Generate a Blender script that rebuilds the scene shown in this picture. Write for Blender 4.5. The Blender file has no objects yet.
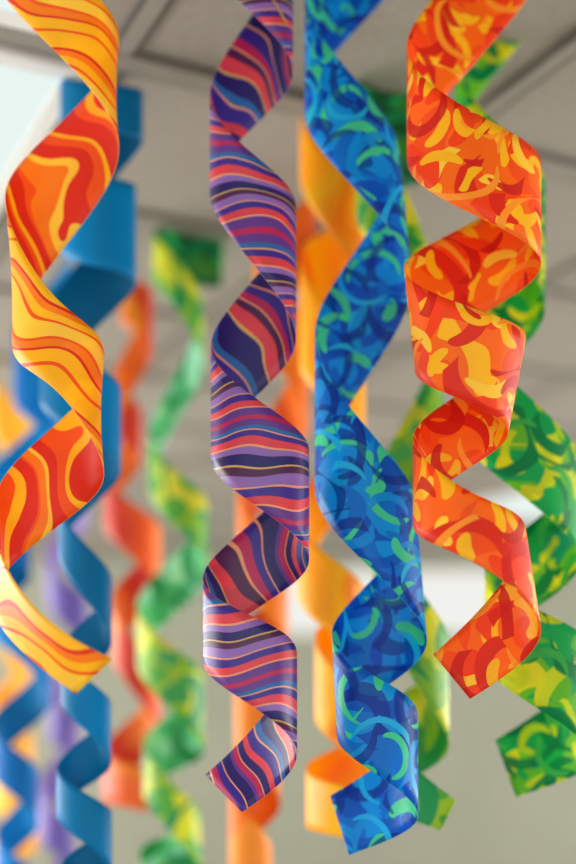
import bpy, math, random
from mathutils import Vector
C = bpy.context.scene.collection
sc = bpy.context.scene

# ------------------------------------------------------------------ camera geometry
F = 1200.0                       # focal length in pixels of the 576x864 frame
PITCH = math.atan(286 / 1200)    # horizon lies 286 px under the frame centre
CAM_Z, CEIL = 1.6, 2.7
def ray(x, y):
    X, Y = x - 288, 432 - y
    return Vector((X, F*math.cos(PITCH) - Y*math.sin(PITCH), F*math.sin(PITCH) + Y*math.cos(PITCH)))
def at(x, y, d):                 # point seen at pixel (x,y), d metres ahead of the camera
    r = ray(x, y)
    return Vector((0, 0, CAM_Z)) + r * (d / r.y)
def ceil_depth(x, y):
    r = ray(x, y)
    return (CEIL - CAM_Z) / r.z * r.y

# ------------------------------------------------------------------ object helpers
def link(name, verts, faces, mats, parent=None, loc=(0,0,0), midx=None, smooth=False):
    me = bpy.data.meshes.new(name)
    me.from_pydata([tuple(v) for v in verts], [], faces)
    for m in mats: me.materials.append(m)
    if midx: me.polygons.foreach_set('material_index', midx)
    if smooth: me.polygons.foreach_set('use_smooth', [True]*len(faces))
    o = bpy.data.objects.new(name, me); C.objects.link(o)
    o.location = loc
    if parent: o.parent = parent
    return o
def tag(o, label=None, cat=None, group=None, kind=None):
    if label: o['label'] = label
    if cat: o['category'] = cat
    if group: o['group'] = group
    if kind: o['kind'] = kind
    return o
def box_vf(a, b, V, Fc):
    n = len(V)
    V += [(x, y, z) for z in (a[2], b[2]) for y in (a[1], b[1]) for x in (a[0], b[0])]
    Fc += [tuple(n+i for i in q) for q in ((0,2,3,1),(4,5,7,6),(0,1,5,4),(2,6,7,3),(0,4,6,2),(1,3,7,5))]
def boxes(name, lst, mat, parent=None, loc=(0,0,0), rz=0):
    V, Fc = [], []
    for a, b in lst: box_vf(a, b, V, Fc)
    o = link(name, V, Fc, [mat], parent, loc)
    o.rotation_euler.z = rz
    return o
def tube(name, pts, r, mat, parent=None, n=8, loc=(0,0,0)):
    V, Fc = [], []
    pts = [Vector(p) for p in pts]
    for i, p in enumerate(pts):
        t = (pts[min(i+1, len(pts)-1)] - pts[max(i-1, 0)]).normalized()
        a = t.cross(Vector((0,1,0)) if abs(t.y) < .9 else Vector((1,0,0))).normalized(); b = t.cross(a)
        for k in range(n):
            w = 2*math.pi*k/n
            V.append(p + r*(a*math.cos(w) + b*math.sin(w)))
    for i in range(len(pts)-1):
        for k in range(n):
            Fc.append((i*n+k, i*n+(k+1)%n, (i+1)*n+(k+1)%n, (i+1)*n+k))
    Fc.append(tuple(range(n-1, -1, -1))); Fc.append(tuple((len(pts)-1)*n + k for k in range(n)))
    return link(name, V, Fc, [mat], parent, loc, smooth=True)

# ------------------------------------------------------------------ node helpers
def S(*c):                       # sRGB 0-255 -> linear rgba
    return tuple(((v/255)/12.92 if v <= 10 else (((v/255)+.055)/1.055)**2.4) for v in c) + (1,)
class NB:
    def __init__(s, name):
        s.m = bpy.data.materials.new(name); s.m.use_nodes = True
        s.t = s.m.node_tree; s.t.nodes.clear()
    def n(s, typ, **kw):
        o = s.t.nodes.new(typ)
        for k, v in kw.items(): setattr(o, k, v)
        return o
    def l(s, a, b): s.t.links.new(a, b)
    def put(s, sock, v):
        if hasattr(v, 'is_linked') or isinstance(v, bpy.types.NodeSocket): s.l(v, sock)
        else: sock.default_value = v
    def math(s, op, a, b=0.0, c=0.0):
        o = s.n('ShaderNodeMath', operation=op)
        s.put(o.inputs[0], a); s.put(o.inputs[1], b); s.put(o.inputs[2], c)
        return o.outputs[0]
    def vec(s, op, a, b=(0,0,0)):
        o = s.n('ShaderNodeVectorMath', operation=op)
        s.put(o.inputs[0], a); s.put(o.inputs[1], b)
        return o.outputs['Value'] if op in ('DOT_PRODUCT', 'LENGTH') else o.outputs[0]
    def comb(s, x, y, z=0.0):
        o = s.n('ShaderNodeCombineXYZ')
        s.put(o.inputs[0], x); s.put(o.inputs[1], y); s.put(o.inputs[2], z)
        return o.outputs[0]
    def sep(s, v):
        o = s.n('ShaderNodeSeparateXYZ'); s.put(o.inputs[0], v); return o.outputs
    def uv(s): return s.n('ShaderNodeTexCoord').outputs['UV']
    def noise(s, v, scale, detail=1.0, col=False):
        o = s.n('ShaderNodeTexNoise', noise_dimensions='2D')
        s.put(o.inputs['Vector'], v); o.inputs['Scale'].default_value = scale; o.inputs['Detail'].default_value = detail
        return o.outputs['Color' if col else 'Fac']
    def ramp(s, fac, stops, interp='CONSTANT'):
        o = s.n('ShaderNodeValToRGB'); cr = o.color_ramp; cr.interpolation = interp
        while len(cr.elements) > 1: cr.elements.remove(cr.elements[-1])
        cr.elements[0].position = stops[0][0]; cr.elements[0].color = stops[0][1]
        for p, c in stops[1:]:
            e = cr.elements.new(p); e.color = c
        s.put(o.inputs[0], fac); return o.outputs[0]
    def mix(s, fac, a, b):
        o = s.n('ShaderNodeMix', data_type='RGBA')
        s.put(o.inputs['Factor'], fac); s.put(o.inputs['A'], a) if False else None
        s.put(o.inputs[6], a); s.put(o.inputs[7], b)
        return o.outputs[2]
    def finish(s, col, rough=.4, trans=.28, spec=.5, sheen=0.0, metal=None):
        p = s.n('ShaderNodeBsdfPrincipled')
        s.put(p.inputs['Base Color'], col); p.inputs['Roughness'].default_value = rough
        p.inputs['Specular IOR Level'].default_value = spec
        p.inputs['Sheen Weight'].default_value = sheen
        if metal is not None: s.put(p.inputs['Metallic'], metal)
        out = s.n('ShaderNodeOutputMaterial')
        if trans > 0:
            t = s.n('ShaderNodeBsdfTranslucent'); s.put(t.inputs[0], col)
            x = s.n('ShaderNodeMixShader'); x.inputs[0].default_value = trans
            s.l(p.outputs[0], x.inputs[1]); s.l(t.outputs[0], x.inputs[2]); s.l(x.outputs[0], out.inputs[0])
        else: s.l(p.outputs[0], out.inputs[0])
        return s.m
def plain(name, c, rough=.5, trans=0.0, spec=.5, metal=None):
    return NB(name).finish(c, rough, trans, spec, metal=metal)
def emit(name, c, k):
    b = NB(name); e = b.n('ShaderNodeEmission'); e.inputs[0].default_value = c; e.inputs[1].default_value = k
    o = b.n('ShaderNodeOutputMaterial'); b.l(e.outputs[0], o.inputs[0]); return b.m

# printed patterns; UV is in decimetres: u along the ribbon, v across it
def cyc(cols):                   # [(width, colour)...] -> stops of a 0..1 ramp
    tot = sum(w for w, _ in cols); a, st = 0, []
    for w, c in cols: st.append((a/tot, c)); a += w
    return st
def flame(name, cols, ku, kv, freq, amp, nscale, seed, trans=.3, rough=.42, blend='CONSTANT', spec=.5):
    b = NB(name); uv = b.vec('ADD', b.uv(), (seed*3.7, seed*1.3, 0))
    wob = b.noise(uv, nscale, 0.5)
    x = b.sep(uv)
    ph = b.math('ADD', b.math('MULTIPLY', x[0], ku*freq), b.math('MULTIPLY', x[1], kv*freq))
    ph = b.math('MULTIPLY_ADD', wob, amp, ph)
    ph2 = b.math('FRACT', ph)
    return b.finish(b.ramp(ph2, cyc(cols), blend), rough, trans, spec)
def arcs(name, base, layers, seed, trans=.28, rough=.4, spec=.5):
    b = NB(name); uv0 = b.vec('ADD', b.uv(), (seed*5.1, seed*2.3, 0))
    warp = b.vec('MULTIPLY', b.vec('SUBTRACT', b.noise(uv0, 1.3, 0, True), (.5,.5,.5)), (.14,.14,0))
    uv = b.vec('ADD', uv0, warp)
    # base: soft-edged patches of two or three inks
    col = b.ramp(b.noise(uv, 1.6, 0), base)
    for i, (scale, r0, dr, w, cut, c, alpha) in enumerate(layers):
        off = b.vec('ADD', uv, (i*7.31 + seed, i*3.77, 0))
        vo = b.n('ShaderNodeTexVoronoi', voronoi_dimensions='2D', feature='F1')
        b.l(off, vo.inputs['Vector']); vo.inputs['Scale'].default_value = scale
        rc = b.sep(vo.outputs['Color'])
        rad = b.math('MULTIPLY_ADD', rc[0], dr, r0)
        d = b.vec('SUBTRACT', off, vo.outputs['Position'])
        ang = b.math('MULTIPLY', rc[1], 6.2832)
        nd = b.vec('NORMALIZE', d)
        dot = b.vec('DOT_PRODUCT', nd, b.comb(b.math('COSINE', ang), b.math('SINE', ang)))
        tp = b.math('MAXIMUM', b.math('MULTIPLY', b.math('SUBTRACT', dot, cut), 1/(1-cut)), 0.0)
        wid = b.math('MULTIPLY', b.math('POWER', tp, .4), w*1.15)   # brush strokes: swell in the middle, taper to points
        m = b.math('COMPARE', vo.outputs['Distance'], rad, wid)
        m = b.math('MULTIPLY', m, b.math('GREATER_THAN', dot, cut))
        col = b.mix(b.math('MULTIPLY', m, alpha), col, c)
    return b.finish(col, rough, trans, spec)

# ------------------------------------------------------------------ ribbons
def pchip(ts, ys):
    n = len(ts); h = [ts[i+1]-ts[i] for i in range(n-1)]; dl = [(ys[i+1]-ys[i])/h[i] for i in range(n-1)]
    if n == 2: return lambda t: ys[0] + dl[0]*(t-ts[0])
    m = [dl[0]] + [0 if dl[i-1]*dl[i] <= 0 else 2*dl[i-1]*dl[i]/(dl[i-1]+dl[i]) for i in range(1, n-1)] + [dl[-1]]
    def f(t):
        i = max(0, min(n-2, max(k for k in range(n) if ts[k] <= t + 1e-9) if t >= ts[0] else 0))
        s = (t-ts[i])/h[i]
        return ((1+2*s)*(1-s)**2*ys[i] + s*(1-s)**2*h[i]*m[i] + s*s*(3-2*s)*ys[i+1] + s*s*(s-1)*h[i]*m[i+1])
    return f

KS = .62
def tri(s):                      # rounded triangle wave, 0..1: the coils are slightly flattened
    return .5 + math.asin(KS*math.sin((s-.5)*math.pi))/(2*math.asin(KS))
THICK = .0007
def ribbon(name, depth, rungs, mats, label, start=None, end=None, thread=None, seg=30, m=8, depth_k=.8, curl=0.0, waist=.03, slim=1.0, end_dip=0.0, tab=None):
    """rungs: (side, x, y_top, y_bottom[, x_bottom]) = where the coil turns at its left or right side.
    Coils run left-to-right in front and right-to-left behind.  start/end: (xt,yt,xb,yb), a cut between two turns."""
    st = []                                       # (t, xt, yt, xb, yb, kind)
    rungs = [(r[0], r[1], (r[2]+r[3])/2 - (r[3]-r[2])/2*slim, (r[2]+r[3])/2 + (r[3]-r[2])/2*slim) + tuple(r[4:]) for r in rungs]
    R = [(r[0], r[1], r[2], r[4] if len(r) > 4 else r[1], r[3]) for r in rungs]
    t0 = 0.0
    if start: st.append((-0.5,) + tuple(start))
    for i, r in enumerate(R): st.append((float(i),) + r[1:])
    if end: st.append((len(R)-1+0.5,) + tuple(end))
    ts = [s[0] for s in st]
    fyt, fyb = pchip(ts, [s[2] for s in st]), pchip(ts, [s[4] for s in st])
    def ex(t, k):                                 # x of an edge (k=1 top, 3 bottom) and depth offset in px
        j = max(i for i in range(len(ts)) if ts[i] <= t + 1e-9); j = min(j, len(ts)-2)
        a, c = st[j], st[j+1]; s = (t-a[0])/(c[0]-a[0])
        if start and j == 0:                      # quarter arc, second half
            side = R[0][0]; x = c[k] + (a[k]-c[k])*(1-math.cos((1-s)*math.pi/2)); q = abs(a[k]-c[k])*math.sin((1-s)*math.pi/2)
            front = side == 'R'
        elif end and j == len(ts)-2:
            side = R[-1][0]; x = a[k] + (c[k]-a[k])*(1-math.cos(s*math.pi/2)); q = abs(c[k]-a[k])*math.sin(s*math.pi/2)
            front = side == 'L'
        else:
            idx = int(round(a[0])); side = R[idx][0]
            x = a[k] + (c[k]-a[k])*tri(s); q = abs(c[k]-a[k])/2*math.sin(s*math.pi)
            front = side == 'L'
        return x, (-q if front else q)
    T = []
    for i in range(len(ts)-1):
        k = seg if ts[i+1]-ts[i] > .6 else seg//2 + 4
        T += [ts[i] + (ts[i+1]-ts[i])*j/k for j in range(k)]
    T.append(ts[-1])
    tops, bots = [], []
    for t in T:
        xa, qa = ex(t, 1); xb, qb = ex(t, 3)
        px = depth/F*depth_k
        ya, yb = fyt(t), fyb(t); sq = math.sin(math.pi*(t - math.floor(t)))**2
        i = int(math.floor(t)); wk = waist[max(0, min(i, len(waist)-1))] if isinstance(waist, (list, tuple)) else waist
        if t < 0 or t > len(R)-1: sq = 0
        if t > len(R)-1: ya += end_dip*math.sin(2*math.pi*(t - len(R) + 1))
        ya, yb = ya + (yb-ya)/2*wk*sq, yb - (yb-ya)/2*wk*sq
        tops.append(at(xa, ya, depth + qa*px)); bots.append(at(xb, yb, depth + qb*px))
    # unrolled pattern coordinates
    mid = [(a+b)/2 for a, b in zip(tops, bots)]
    s_acc = [0.0]
    for i in range(1, len(mid)): s_acc.append(s_acc[-1] + (mid[i]-mid[i-1]).length)
    n = len(T); V, UV = [], []
    outer, inner = [], []
    for i in range(n):
        tg = (mid[min(i+1, n-1)] - mid[max(i-1, 0)]).normalized(); r = tops[i]-bots[i]
        nrm = tg.cross(r).normalized()
        for j in range(m+1):
            v = j/m
            bow = curl*math.sin(math.pi*v)
            p = bots[i].lerp(tops[i], v) + nrm*bow
            outer.append(p + nrm*THICK/2); inner.append(p - nrm*THICK/2)
            w = v-.5
            UV.append(((s_acc[i] + w*r.dot(tg))*10, w*(r - tg*r.dot(tg)).length*10))
    base = Vector(mid[0])
    N = n*(m+1); V = [p-base for p in outer] + [p-base for p in inner]; UV = UV+UV
    Fc, MI = [], []
    ix = lambda i, j: i*(m+1)+j
    for i in range(n-1):
        for j in range(m):
            q = (ix(i,j), ix(i,j+1), ix(i+1,j+1), ix(i+1,j))
            Fc.append(q); MI.append(3 if tab and T[i] < 0 else 0)
            Fc.append(tuple(N+k for k in reversed(q))); MI.append(3 if tab and T[i] < 0 else 1)
    for i in range(n-1):
        for j in (0, m):
            q = (ix(i,j), ix(i+1,j), N+ix(i+1,j), N+ix(i,j)); Fc.append(q if j == 0 else tuple(reversed(q))); MI.append(2)
    for j in range(m):
        for i in (0, n-1):
            q = (ix(i,j), ix(i,j+1), N+ix(i,j+1), N+ix(i,j)); Fc.append(tuple(reversed(q)) if i == 0 else q); MI.append(2)
    o = link(name, V, Fc, mats + ([tab] if tab else []), None, base, MI)
    me = o.data
    me.polygons.foreach_set('use_smooth', [mi != 2 for mi in MI])
    ul = me.uv_layers.new(name='UVMap')
    for lp in me.loops: ul.data[lp.index].uv = UV[lp.vertex_index]
    tag(o, label, 'ribbon', 'ribbon streamers hanging from the ceiling')
    if thread:
        top = tops[0] - base
        tube('hanging_thread', [top - Vector((0,0,.004)), Vector((top.x, top.y, CEIL - base.z - .0005))], .0009, thread, o, 6)
    return o

# ---- inks
W = S(255,255,255)
YEL, YEL2, ORA, ORR, RED, DRD = S(255,196,20), S(255,214,60), S(250,135,15), S(244,92,20), S(226,48,22), S(180,20,20)
m_rim_y = plain('edge_yellow', S(255,205,110), .5, .3)
m_rim_o = plain('edge_orange', S(255,150,80), .5, .3)
m_rim_b = plain('edge_blue', S(90,190,225), .5, .3)
m_rim_p = plain('edge_violet', S(190,140,200), .5, .3)
m_rim_g = plain('edge_green', S(130,215,170), .5, .3)
m_thread = plain('clear_thread', S(225,222,215), .3)

m_flame_out = flame('flame_print_front_lit', [(4.5,YEL),(.7,ORR),(2.6,YEL),(.6,RED),(1.6,ORA),(.5,ORR),(3.0,YEL2),(.6,ORR),(1.6,YEL),(1.4,ORA),(.7,RED)], -.38, .92, .80, .75, .8, 1, spec=.28)  # outer face of one print, light painted in as more yellow
m_flame_in = flame('flame_print_back_shaded', [(4,RED),(.9,YEL),(2.2,ORR),(2.4,RED),(.9,YEL2),(2.0,ORA),(.6,ORR),(2.6,RED),(1.5,YEL),(1.6,ORR)], .85, .35, .62, .85, .8, 2, spec=.3)  # same print on the inner face, shade painted in as darker red

NAVY, IND, VIO, LIL, MAG, COR, PEA, GLD, BLU, PLUM = S(38,30,110), S(62,44,150), S(104,58,150), S(150,110,190), S(196,36,96), S(232,70,84), S(246,170,120), S(222,180,100), S(40,110,180), S(84,34,84)
m_str_in = flame('violet_stripe_print_back_shaded', [(3,NAVY),(.35,PEA),(2,IND),(1.8,MAG),(.35,PEA),(1.6,PLUM),(2.4,COR),(.35,GLD),(2.2,NAVY),(1.4,BLU),(.35,PEA),(2.2,IND),(1.5,COR),(1.8,NAVY),(.35,PEA),(1.6,MAG),(1.2,VIO)], .95, .2, .62, .55, .9, 3, rough=.36)  # inner face: shade put into the stripe colours, more navy
m_str_out = flame('violet_stripe_print_front_lit', [(2,VIO),(.35,PEA),(1.6,COR),(1.6,IND),(.3,PEA),(1.8,LIL),(1.2,PLUM),(.35,GLD),(1.8,NAVY),(1.2,LIL),(.35,PEA),(1.7,COR),(1.3,IND),(.35,PEA),(1.0,BLU),(1.6,VIO),(1.2,MAG)], -.62, .78, .88, .50, .8, 4, rough=.36)  # outer face of the same print, paler colours for the light on it

B0, B1, B2, B3, B4, MINT, AQUA = S(0,122,214), S(0,94,200), S(0,48,152), S(0,158,232), S(30,190,238), S(70,222,155), S(95,220,220)
blue_l = [(.9,.2,.45,.15,-.5,B1,1),(1.05,.2,.45,.12,-.3,B3,1),(.85,.25,.35,.10,-.5,B2,.75),(1.15,.2,.4,.10,-.2,B0,1),(1.0,.25,.35,.05,-.1,MINT,1),(1.1,.25,.35,.07,-.3,B1,.9),(1.35,.2,.4,.10,.5,MINT,1),(1.2,.25,.35,.07,.0,B3,.9),(1.05,.3,.3,.07,-.3,B2,.8),(.9,.3,.3,.035,.1,B4,1)]
m_blue_out = arcs('blue_arc_print_front', [(0,B1),(.38,B0),(.56,B3)], blue_l, 1, rough=.36, trans=.36, spec=.25)
m_blue_in = arcs('blue_arc_print_back', [(0,B1),(.38,B0),(.56,B3)], blue_l, 4, rough=.36, trans=.36, spec=.25)

O0, O1 = S(255,112,10), S(250,84,14)
red_l = [(1.0,.2,.45,.16,-.4,O0,1),(1.3,.15,.4,.10,.45,YEL,1),(.9,.25,.35,.12,-.3,S(248,70,14),1),(1.3,.2,.4,.09,.6,YEL2,1),(.95,.25,.35,.09,-.4,S(228,44,14),1),(1.4,.2,.3,.09,.6,YEL,1),(1.05,.3,.3,.075,-.2,S(214,30,16),.95),(.9,.3,.3,.04,.1,S(255,160,40),1)]
m_red_out = arcs('orange_arc_print_front', [(0,O1),(.44,O0),(.72,YEL)], red_l, 2, rough=.42, spec=.3)
m_red_in = arcs('orange_arc_print_back', [(0,O1),(.45,O0),(.72,YEL)], red_l, 6, rough=.42, spec=.3)

G0, G1, G2, GY, GT, GM = S(22,184,96), S(0,144,82), S(118,204,48), S(234,230,38), S(18,170,140), S(120,225,175)
grn_l = [(.9,.2,.45,.15,-.4,G2,1),(1.1,.2,.4,.11,.1,GY,1),(.9,.25,.4,.13,-.3,G0,1),(1.0,.25,.35,.09,-.3,G1,1),(1.2,.2,.35,.07,.3,GY,1),(.95,.3,.3,.06,-.1,G1,.95),(1.1,.25,.3,.05,.2,S(70,190,90),1)]
m_grn_out = arcs('green_leaf_print_front', [(0,G0),(.45,G2),(.54,GY)], grn_l, 3, rough=.4, trans=.5, spec=.25)
m_grn_in = arcs('green_leaf_print_back', [(0,G0),(.48,G2),(.60,GT)], grn_l, 8, rough=.4, trans=.5, spec=.25)

# ---- the five ribbons in focus
rb = []
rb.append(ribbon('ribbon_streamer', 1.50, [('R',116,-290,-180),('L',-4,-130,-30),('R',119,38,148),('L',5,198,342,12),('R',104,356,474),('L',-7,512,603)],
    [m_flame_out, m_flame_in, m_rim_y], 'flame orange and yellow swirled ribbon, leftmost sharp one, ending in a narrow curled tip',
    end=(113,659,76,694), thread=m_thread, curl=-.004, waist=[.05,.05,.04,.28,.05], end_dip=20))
rb.append(ribbon('ribbon_streamer', 1.55, [('L',212,-130,-40),('R',293,-58,72),('L',210,95,193),('R',296,208,338),('L',211,346,458),('R',309,452,560),('L',203,578,660),('R',297,655,754)],
    [m_str_out, m_str_in, m_rim_p], 'violet, crimson and navy striped satin ribbon with thin peach lines', end=(205,775,242,812), thread=m_thread))
rb.append(ribbon('ribbon_streamer', 1.62, [('R',405,-155,-45),('L',305,-6,112),('R',400,158,282,412),('L',315,335,487),('R',416,506,640,427),('L',332,634,735,337),('R',418,717,816)],
    [m_blue_out, m_blue_in, m_rim_b], 'broad royal blue ribbon printed with navy and mint arcs, left of the red orange one', end=(330,796,349,855), thread=m_thread))
rb.append(ribbon('ribbon_streamer', 1.48, [('R',560,-180,-76),('L',407,46,160),('R',541,163,264),('L',404,268,370,415),('R',526,337,433,508),('L',413,438,524),('R',526,533,630,541)],
    [m_red_out, m_red_in, m_rim_o], 'bright red orange ribbon with yellow and scarlet arcs, hanging before the green printed one', end=(433,654,470,699), thread=m_thread, waist=[0,.04,.06,.05,.04,.22]))
rb.append(ribbon('ribbon_streamer', 1.74, [('R',562,-125,-35),('L',455,60,150),('R',545,182,308),('L',455,305,425),('R',580,462,560),('L',485,570,660),('R',592,652,758)],
    [m_grn_out, m_grn_in, m_rim_g], 'emerald and lime printed ribbon at the right edge, twisting behind the red orange one', end=(495,740,516,797), thread=m_thread))

# ---- blurred ribbons behind
fg_o = [(3,S(255,182,8)),(1.5,S(255,208,18)),(2,S(252,152,8)),(2,S(255,196,12))]
m_amb = flame('amber_print', fg_o, .8, .6, .5, 1.0, .7, 5, blend='LINEAR', trans=.4)
m_rust = flame('rust_orange_print', [(3,S(215,90,5)),(2,S(240,125,10)),(3,S(205,78,5)),(1.5,S(245,140,20))], .8, .3, .35, .8, .7, 6, blend='LINEAR', trans=.35)
m_apr = flame('apricot_print', [(3,S(255,172,35)),(2,S(255,145,15))], .8, .3, .35, .8, .7, 6, blend='LINEAR', trans=.4)
m_scar = flame('scarlet_orange_print', [(3,S(240,80,30)),(2,S(250,120,30)),(1.4,S(255,165,30)),(3,S(225,60,25))], .9, .4, .4, .9, .7, 7, blend='LINEAR', trans=.35)
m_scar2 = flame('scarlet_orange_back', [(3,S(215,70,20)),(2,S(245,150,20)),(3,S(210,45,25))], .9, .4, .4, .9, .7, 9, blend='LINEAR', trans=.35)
lime_l = [(.75,.3,.4,.14,-.2,S(150,200,50),.9),(.8,.2,.35,.14,.0,GY,1),(.75,.3,.4,.10,-.1,S(30,160,90),1),(.8,.25,.35,.09,.2,S(235,220,60),1)]
m_lime = arcs('lime_print_front', [(0,S(90,180,60)),(.45,S(170,205,40)),(.58,S(60,170,90))], lime_l, 5, trans=.35)
m_limeb = arcs('mint_print_back', [(0,S(70,195,120)),(.42,S(110,222,160)),(.56,S(175,242,212))], lime_l[2:3], 7, trans=.35)
m_lime2 = arcs('lime_print_back', [(0,S(60,165,70)),(.45,S(150,200,50)),(.58,S(90,190,110))], lime_l, 11, trans=.4)
m_sun = flame('sunny_print', [(3,S(255,216,70)),(2,S(255,200,50))], .8, .3, .35, .8, .7, 6, blend='LINEAR', trans=.4)
m_tealf = flame('teal_front', [(4,S(0,130,186)),(2,S(0,112,164)),(3,S(0,142,206))], .7, .3, .2, .6, .5, 8, blend='LINEAR', trans=.3, spec=.15)
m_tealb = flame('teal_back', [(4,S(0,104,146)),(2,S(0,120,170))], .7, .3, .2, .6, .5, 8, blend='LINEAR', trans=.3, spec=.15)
m_azf = flame('azure_front', [(4,S(5,140,222)),(2,S(15,155,232)),(3,S(0,122,204))], .7, .3, .2, .6, .5, 2, blend='LINEAR', trans=.35, spec=.2)
m_lav = flame('lavender_print', [(3,S(135,110,195)),(2,S(165,140,210)),(2,S(110,90,180))], .7, .3, .3, .6, .5, 3, blend='LINEAR', trans=.3)
m_dkg = arcs('bottle_green_print', [(0,S(0,95,50)),(.48,S(20,130,70)),(.62,S(70,150,50))], grn_l[2:4], 9, trans=.25)

dg = ceil_depth(190, 214)
ribbon('ribbon_streamer', dg, [('L',153,222,292),('R',203,300,375),('L',149,425,495),('R',208,498,582),('L',137,596,672),('R',204,668,762),('L',143,735,802),('R',201,806,880),('L',140,842,905)],
    [m_lime, m_limeb, m_rim_g], 'blurred green and lime ribbon in the left background, hung by a dark square tab', start=(225,222,222,288), slim=.76, tab=m_dkg)
do = ceil_depth(136, 254)
ribbon('ribbon_streamer', do, [('L',121,256,330),('R',152,285,362),('L',115,365,440),('R',141,405,470),('L',104,466,532),('R',161,522,604),('L',112,590,664),('R',160,668,748),('L',103,742,806)],
    [m_scar, m_scar2, m_rim_o], 'blurred scarlet orange ribbon beside the teal one in the left background', end=(146,768,150,812), slim=.76)
ribbon('ribbon_streamer', ceil_depth(320,112), [('L',300,112,178),('R',366,196,292),('L',300,256,366),('R',365,388,460),('L',297,512,592),('R',364,590,668),('L',315,636,718),('R',386,716,796),('L',306,768,826)],
    [m_amb, m_amb, m_rim_y], 'blurred amber yellow ribbon directly behind the royal blue one', end=(385,796,370,842))
ribbon('ribbon_streamer', ceil_depth(300,176), [('R',316,180,268),('L',254,250,332),('R',308,335,425),('L',237,478,565),('R',288,570,655),('L',234,640,745),('R',280,715,805),('L',229,782,872),('R',272,850,940)],
    [m_apr, m_rust, m_rim_o], 'blurred rust orange ribbon behind the violet striped one')
ribbon('ribbon_streamer', ceil_depth(390,72), [('L',356,82,214),('R',443,312,408),('L',373,498,590),('R',449,642,745),('L',385,722,802)],
    [m_lime, m_lime2, m_rim_g], 'blurred lime and bottle green ribbon behind and right of the royal blue one', start=(418,75,424,182), end=(456,800,441,830), tab=m_dkg)
ribbon('ribbon_streamer', ceil_depth(62,74), [('L',60,68,132),('R',143,84,150),('L',62,150,266),('R',136,172,300),('L',40,312,412),('R',121,378,482),('L',58,490,562),('R',112,572,652),('L',61,642,708),('R',111,696,772),('L',57,760,822),('R',112,806,882),('L',60,860,930)],
    [m_tealf, m_tealb, m_rim_b], 'blurred deep teal ribbon behind the swirled flame ribbon', slim=.76)
ribbon('ribbon_streamer', ceil_depth(50,232), [('R',72,236,300),('L',14,322,412),('R',58,384,455),('L',-14,470,545),('R',30,520,585),('L',-15,560,632),('R',51,642,708),('L',-8,714,778),('R',38,765,832),('L',-4,828,884),('R',40,870,930)],
    [m_azf, m_tealf, m_rim_b], 'blurred azure blue ribbon hanging at the left edge', slim=.76)
ribbon('ribbon_streamer', ceil_depth(66,340), [('R',88,342,395),('L',52,405,455),('R',88,468,520),('L',46,548,606),('R',88,598,664),('L',48,686,742),('R',80,715,772),('L',38,778,842),('R',75,828,885),('L',40,880,935)],
    [m_lav, m_lav, m_rim_p], 'blurred pale lavender ribbon seen between the teal and azure ones', slim=.76)
ribbon('ribbon_streamer', ceil_depth(8,360), [('L',-18,362,412),('R',30,425,500),('L',-14,530,592),('R',29,648,722),('L',-10,700,752),('R',33,735,770),('L',-8,760,806),('R',36,808,846),('L',-10,838,884)],
    [m_sun, m_sun, m_rim_y], 'blurred golden ribbon far back at the left edge, mostly hidden by the azure one')

# gold twisted cord stitched to the violet ribbon's top turn
m_gold = plain('gold_cord', S(226,178,84), .3, 0, .5, .8)
p_ = rb[1]
pts = []
for k in range(40):
    s = k/39; c = at(271+15*s, -4+27*s, 1.55 - .039 + .012*s)
    w = s*9*2*math.pi
    pts.append(c + Vector((math.cos(w), math.sin(w), 0))*.0012 - p_.location)
o = tube('gold_cord', pts, .0011, m_gold, p_, 6); o['label'] = 'twisted gold cord'

# ------------------------------------------------------------------ room
TH = math.radians(26.2)                          # ceiling grid turned against the camera
def speckle(name, c1, c2, scale, rough=.85):
    b = NB(name); g = b.n('ShaderNodeTexCoord').outputs['Object']
    o = b.n('ShaderNodeTexNoise'); b.l(g, o.inputs['Vector']); o.inputs['Scale'].default_value = scale
    return b.finish(b.ramp(o.outputs['Fac'], [(.35,c1),(.65,c2)], 'LINEAR'), rough, 0, .2)
m_tile = speckle('mineral_ceiling_tile', S(144,138,127), S(151,145,134), 60)
m_bar = plain('ceiling_rail', S(138,132,121), .6)
m_gap = plain('ceiling_rail_shadow_gap', S(100,94,85), .7)  # dark strips painting the shadow gaps along both sides of a rail
m_wall = speckle('painted_wall', S(140,141,125), S(144,145,129), 3)
m_floor = speckle('vinyl_floor', S(160,156,150), S(168,165,158), 8, .5)
m_white = plain('white_metal', S(225,225,220), .4)
YB, YF, XL, XR = -1.2, 8.5, -3.6, 4.2
boxes('ceiling', [((XL,YB,CEIL),(XR,YF,CEIL+.1))], m_tile)['kind'] = 'structure'
boxes('floor', [((XL,YB,-.1),(XR,YF,0))], m_floor)['kind'] = 'structure'
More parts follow.
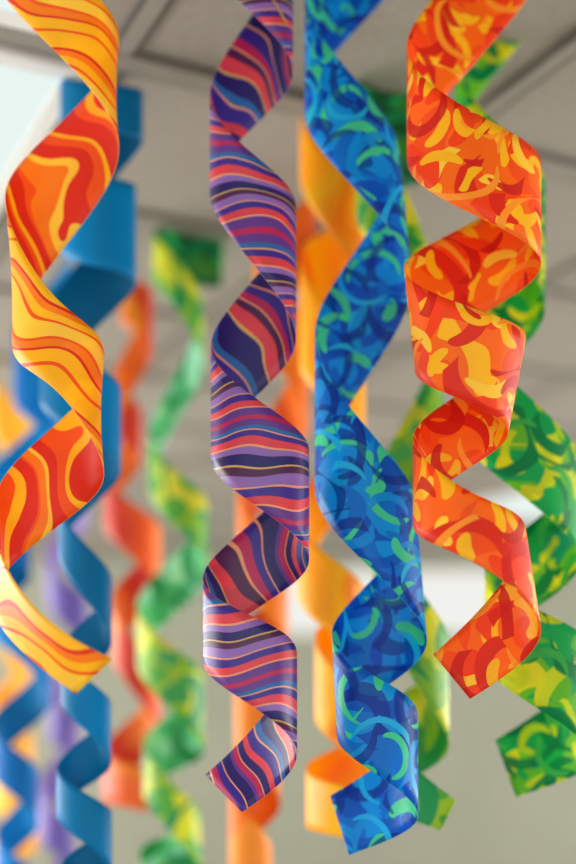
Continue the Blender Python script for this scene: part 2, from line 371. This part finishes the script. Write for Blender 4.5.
# far wall with a high window
wl = (-.10, 1.52, 2.17, 2.62)                    # x0,x1,z0,z1
boxes('wall_back', [((XL,YF,0),(wl[0],YF+.15,CEIL)),((wl[1],YF,0),(XR,YF+.15,CEIL)),((wl[0],YF,0),(wl[1],YF+.15,wl[2])),((wl[0],YF,wl[3]),(wl[1],YF+.15,CEIL))], m_wall)['kind'] = 'structure'
m_day = emit('bright_daylight_pane', S(246,247,242), .8)
w1 = boxes('window_1', [((wl[0],YF+.03,wl[2]),(wl[1],YF+.09,wl[2]+.04)),((wl[0],YF+.03,wl[3]-.04),(wl[1],YF+.09,wl[3])),((wl[0],YF+.03,wl[2]+.04),(wl[0]+.04,YF+.09,wl[3]-.04)),((wl[1]-.04,YF+.03,wl[2]+.04),(wl[1],YF+.09,wl[3]-.04))], m_white)
w1['kind'] = 'structure'
boxes('pane', [((wl[0]+.04,YF+.055,wl[2]+.04),(wl[1]-.04,YF+.065,wl[3]-.04))], m_day, w1)
# side walls with windows that let the daylight in
b = NB('window_glass'); tr = b.n('ShaderNodeBsdfTransparent'); gl = b.n('ShaderNodeBsdfGlossy'); gl.inputs['Roughness'].default_value = .02
mx = b.n('ShaderNodeMixShader'); mx.inputs[0].default_value = .06; b.l(tr.outputs[0], mx.inputs[1]); b.l(gl.outputs[0], mx.inputs[2])
b.l(mx.outputs[0], b.n('ShaderNodeOutputMaterial').inputs[0]); m_glass = b.m
def side_wall(name, x, out, y0, y1, z0, z1, wname, power):
    a, c = sorted((x, x+out*.15))
    boxes(name, [((a,YB,0),(c,y0,CEIL)),((a,y1,0),(c,YF,CEIL)),((a,y0,0),(c,y1,z0)),((a,y0,z1),(c,y1,CEIL))], m_wall)['kind'] = 'structure'
    f0, f1 = sorted((x+out*.05, x+out*.10)); t = .05; ym = (y0+y1)/2
    w = boxes(wname, [((f0,y0,z0),(f1,y1,z0+t)),((f0,y0,z1-t),(f1,y1,z1)),((f0,y0,z0+t),(f1,y0+t,z1-t)),((f0,y1-t,z0+t),(f1,y1,z1-t)),((f0,ym-t/2,z0+t),(f1,ym+t/2,z1-t))], m_white)
    w['kind'] = 'structure'
    for ya, yb in ((y0+t, ym-t/2), (ym+t/2, y1-t)):
        boxes('pane', [((x+out*.072,ya,z0+t),(x+out*.078,yb,z1-t)) if out > 0 else ((x+out*.078,ya,z0+t),(x+out*.072,yb,z1-t))], m_glass, w)
    L = bpy.data.lights.new('daylight', 'AREA'); L.shape = 'RECTANGLE'; L.size = y1-y0; L.size_y = z1-z0; L.energy = power; L.color = (1.0,.985,.96)
    lo = bpy.data.objects.new('daylight', L); C.objects.link(lo); lo.location = (x+out*.2, ym, (z0+z1)/2)
    lo.rotation_euler = (0, math.radians(-90 if out < 0 else 90), 0)
    lo.rotation_euler = Vector((-out, 0, 0)).to_track_quat('-Z', 'Y').to_euler()
side_wall('wall_left', XL, -1, 1.0, 7.8, .7, 2.5, 'window_2', 330)
side_wall('wall_right', XR, 1, .9, 7.8, .7, 2.5, 'window_3', 270)

# ceiling grid rails (turned by TH) and light panels
def g2w(u, v, z): return Vector((-u*math.sin(TH) + v*math.cos(TH), u*math.cos(TH) + v*math.sin(TH), z))
PU, PV, U0, V0 = .62, .67, 1.785, .555
def clip_line(p, d):
    t0, t1 = -1e9, 1e9
    for k, lo, hi in ((0, XL+.02, XR-.02), (1, YB+.02, YF-.02)):
        if abs(d[k]) < 1e-9: continue
        a, c = sorted(((lo-p[k])/d[k], (hi-p[k])/d[k])); t0, t1 = max(t0, a), min(t1, c)
    return (t0, t1) if t1 > t0 + .05 else None
nt = 0
du, dv = g2w(1,0,0), g2w(0,1,0)
def rail(p, d, w, drop=0.0):
    global nt
    c = clip_line(p, d)
    if not c: return
    nt += 1
    n = Vector((-d.y, d.x, 0)); V, Fc, MI = [], [], []
    for (o0, o1, z0, mi) in ((-w/2, -w/2+.012, CEIL-.006-drop, 1), (-w/2+.012, w/2-.012, CEIL-.010-drop, 0), (w/2-.012, w/2, CEIL-.006-drop, 1)):
        k = len(V)
        for z in (z0, CEIL+.004+drop):
            for t in c:
                for oo in (o0, o1):
                    q = p + d*t + n*oo; V.append((q.x, q.y, z))
        Fc += [tuple(k+i for i in q) for q in ((0,1,3,2),(4,6,7,5),(0,4,5,1),(2,3,7,6),(0,2,6,4),(1,5,7,3))]; MI += [mi]*6
    o = link('trim_%d' % nt, V, Fc, [m_bar, m_gap], None, (0,0,0), MI)
    o['kind'] = 'structure'
for k in range(-5, 16): rail(g2w(U0 + k*PU, 0, 0), dv, .07, .0025)
for k in range(-9, 12): rail(g2w(0, V0 + k*PV, 0), du, .05)

m_lamp = emit('light_panel_diffuser', S(232,245,241), .85)
def panel(u0, u1, v0, v1, label):
    c = g2w((u0+u1)/2, (v0+v1)/2, CEIL)
    r = bpy.data.objects.new('ceiling_light', None); C.objects.link(r); r.location = c; r.rotation_euler.z = TH
    tag(r, label, 'light', 'light panels in the ceiling')
    a, bb, t = (v1-v0)/2, (u1-u0)/2, .035
    boxes('frame', [((-a,-bb,-.02),(a,-bb+t,-.0005)),((-a,bb-t,-.02),(a,bb,-.0005)),((-a,-bb+t,-.02),(-a+t,bb-t,-.0005)),((a-t,-bb+t,-.02),(a,bb-t,-.0005))], m_white, r)
    boxes('diffuser', [((-a+t,-bb+t,-.014),(a-t,bb-t,-.004))], m_lamp, r)
panel(1.83, 3.0, -.10, .515, 'large glowing ceiling light panel behind the flame ribbon at upper left')
panel(.56, 1.745, -.10, .41, 'nearer ceiling light panel, only its end showing in the top left corner')
panel(4.22, 5.40, 3.62, 4.55, 'glowing ceiling light panel showing beyond the green printed ribbon at right')

# ------------------------------------------------------------------ light, camera, colour
w = bpy.data.worlds.new('World'); sc.world = w; w.use_nodes = True
bg = w.node_tree.nodes['Background']; bg.inputs[0].default_value = (1.0,.98,.95,1); bg.inputs[1].default_value = 1.5
cam = bpy.data.cameras.new('Camera'); co = bpy.data.objects.new('Camera', cam); C.objects.link(co); sc.camera = co
co.location = (0, 0, CAM_Z); co.rotation_euler = (math.pi/2 + PITCH, 0, 0)
cam.sensor_fit = 'VERTICAL'; cam.sensor_height = 36; cam.lens = 50; cam.clip_start = .05
cam.dof.use_dof = True; cam.dof.focus_distance = 1.52; cam.dof.aperture_fstop = 50/1000/.047
vs = sc.view_settings
sc.display_settings.display_device = 'sRGB'
vs.view_transform = 'Standard'; vs.look = 'None'; vs.exposure = 0.25; vs.gamma = 1.0; vs.use_curve_mapping = False
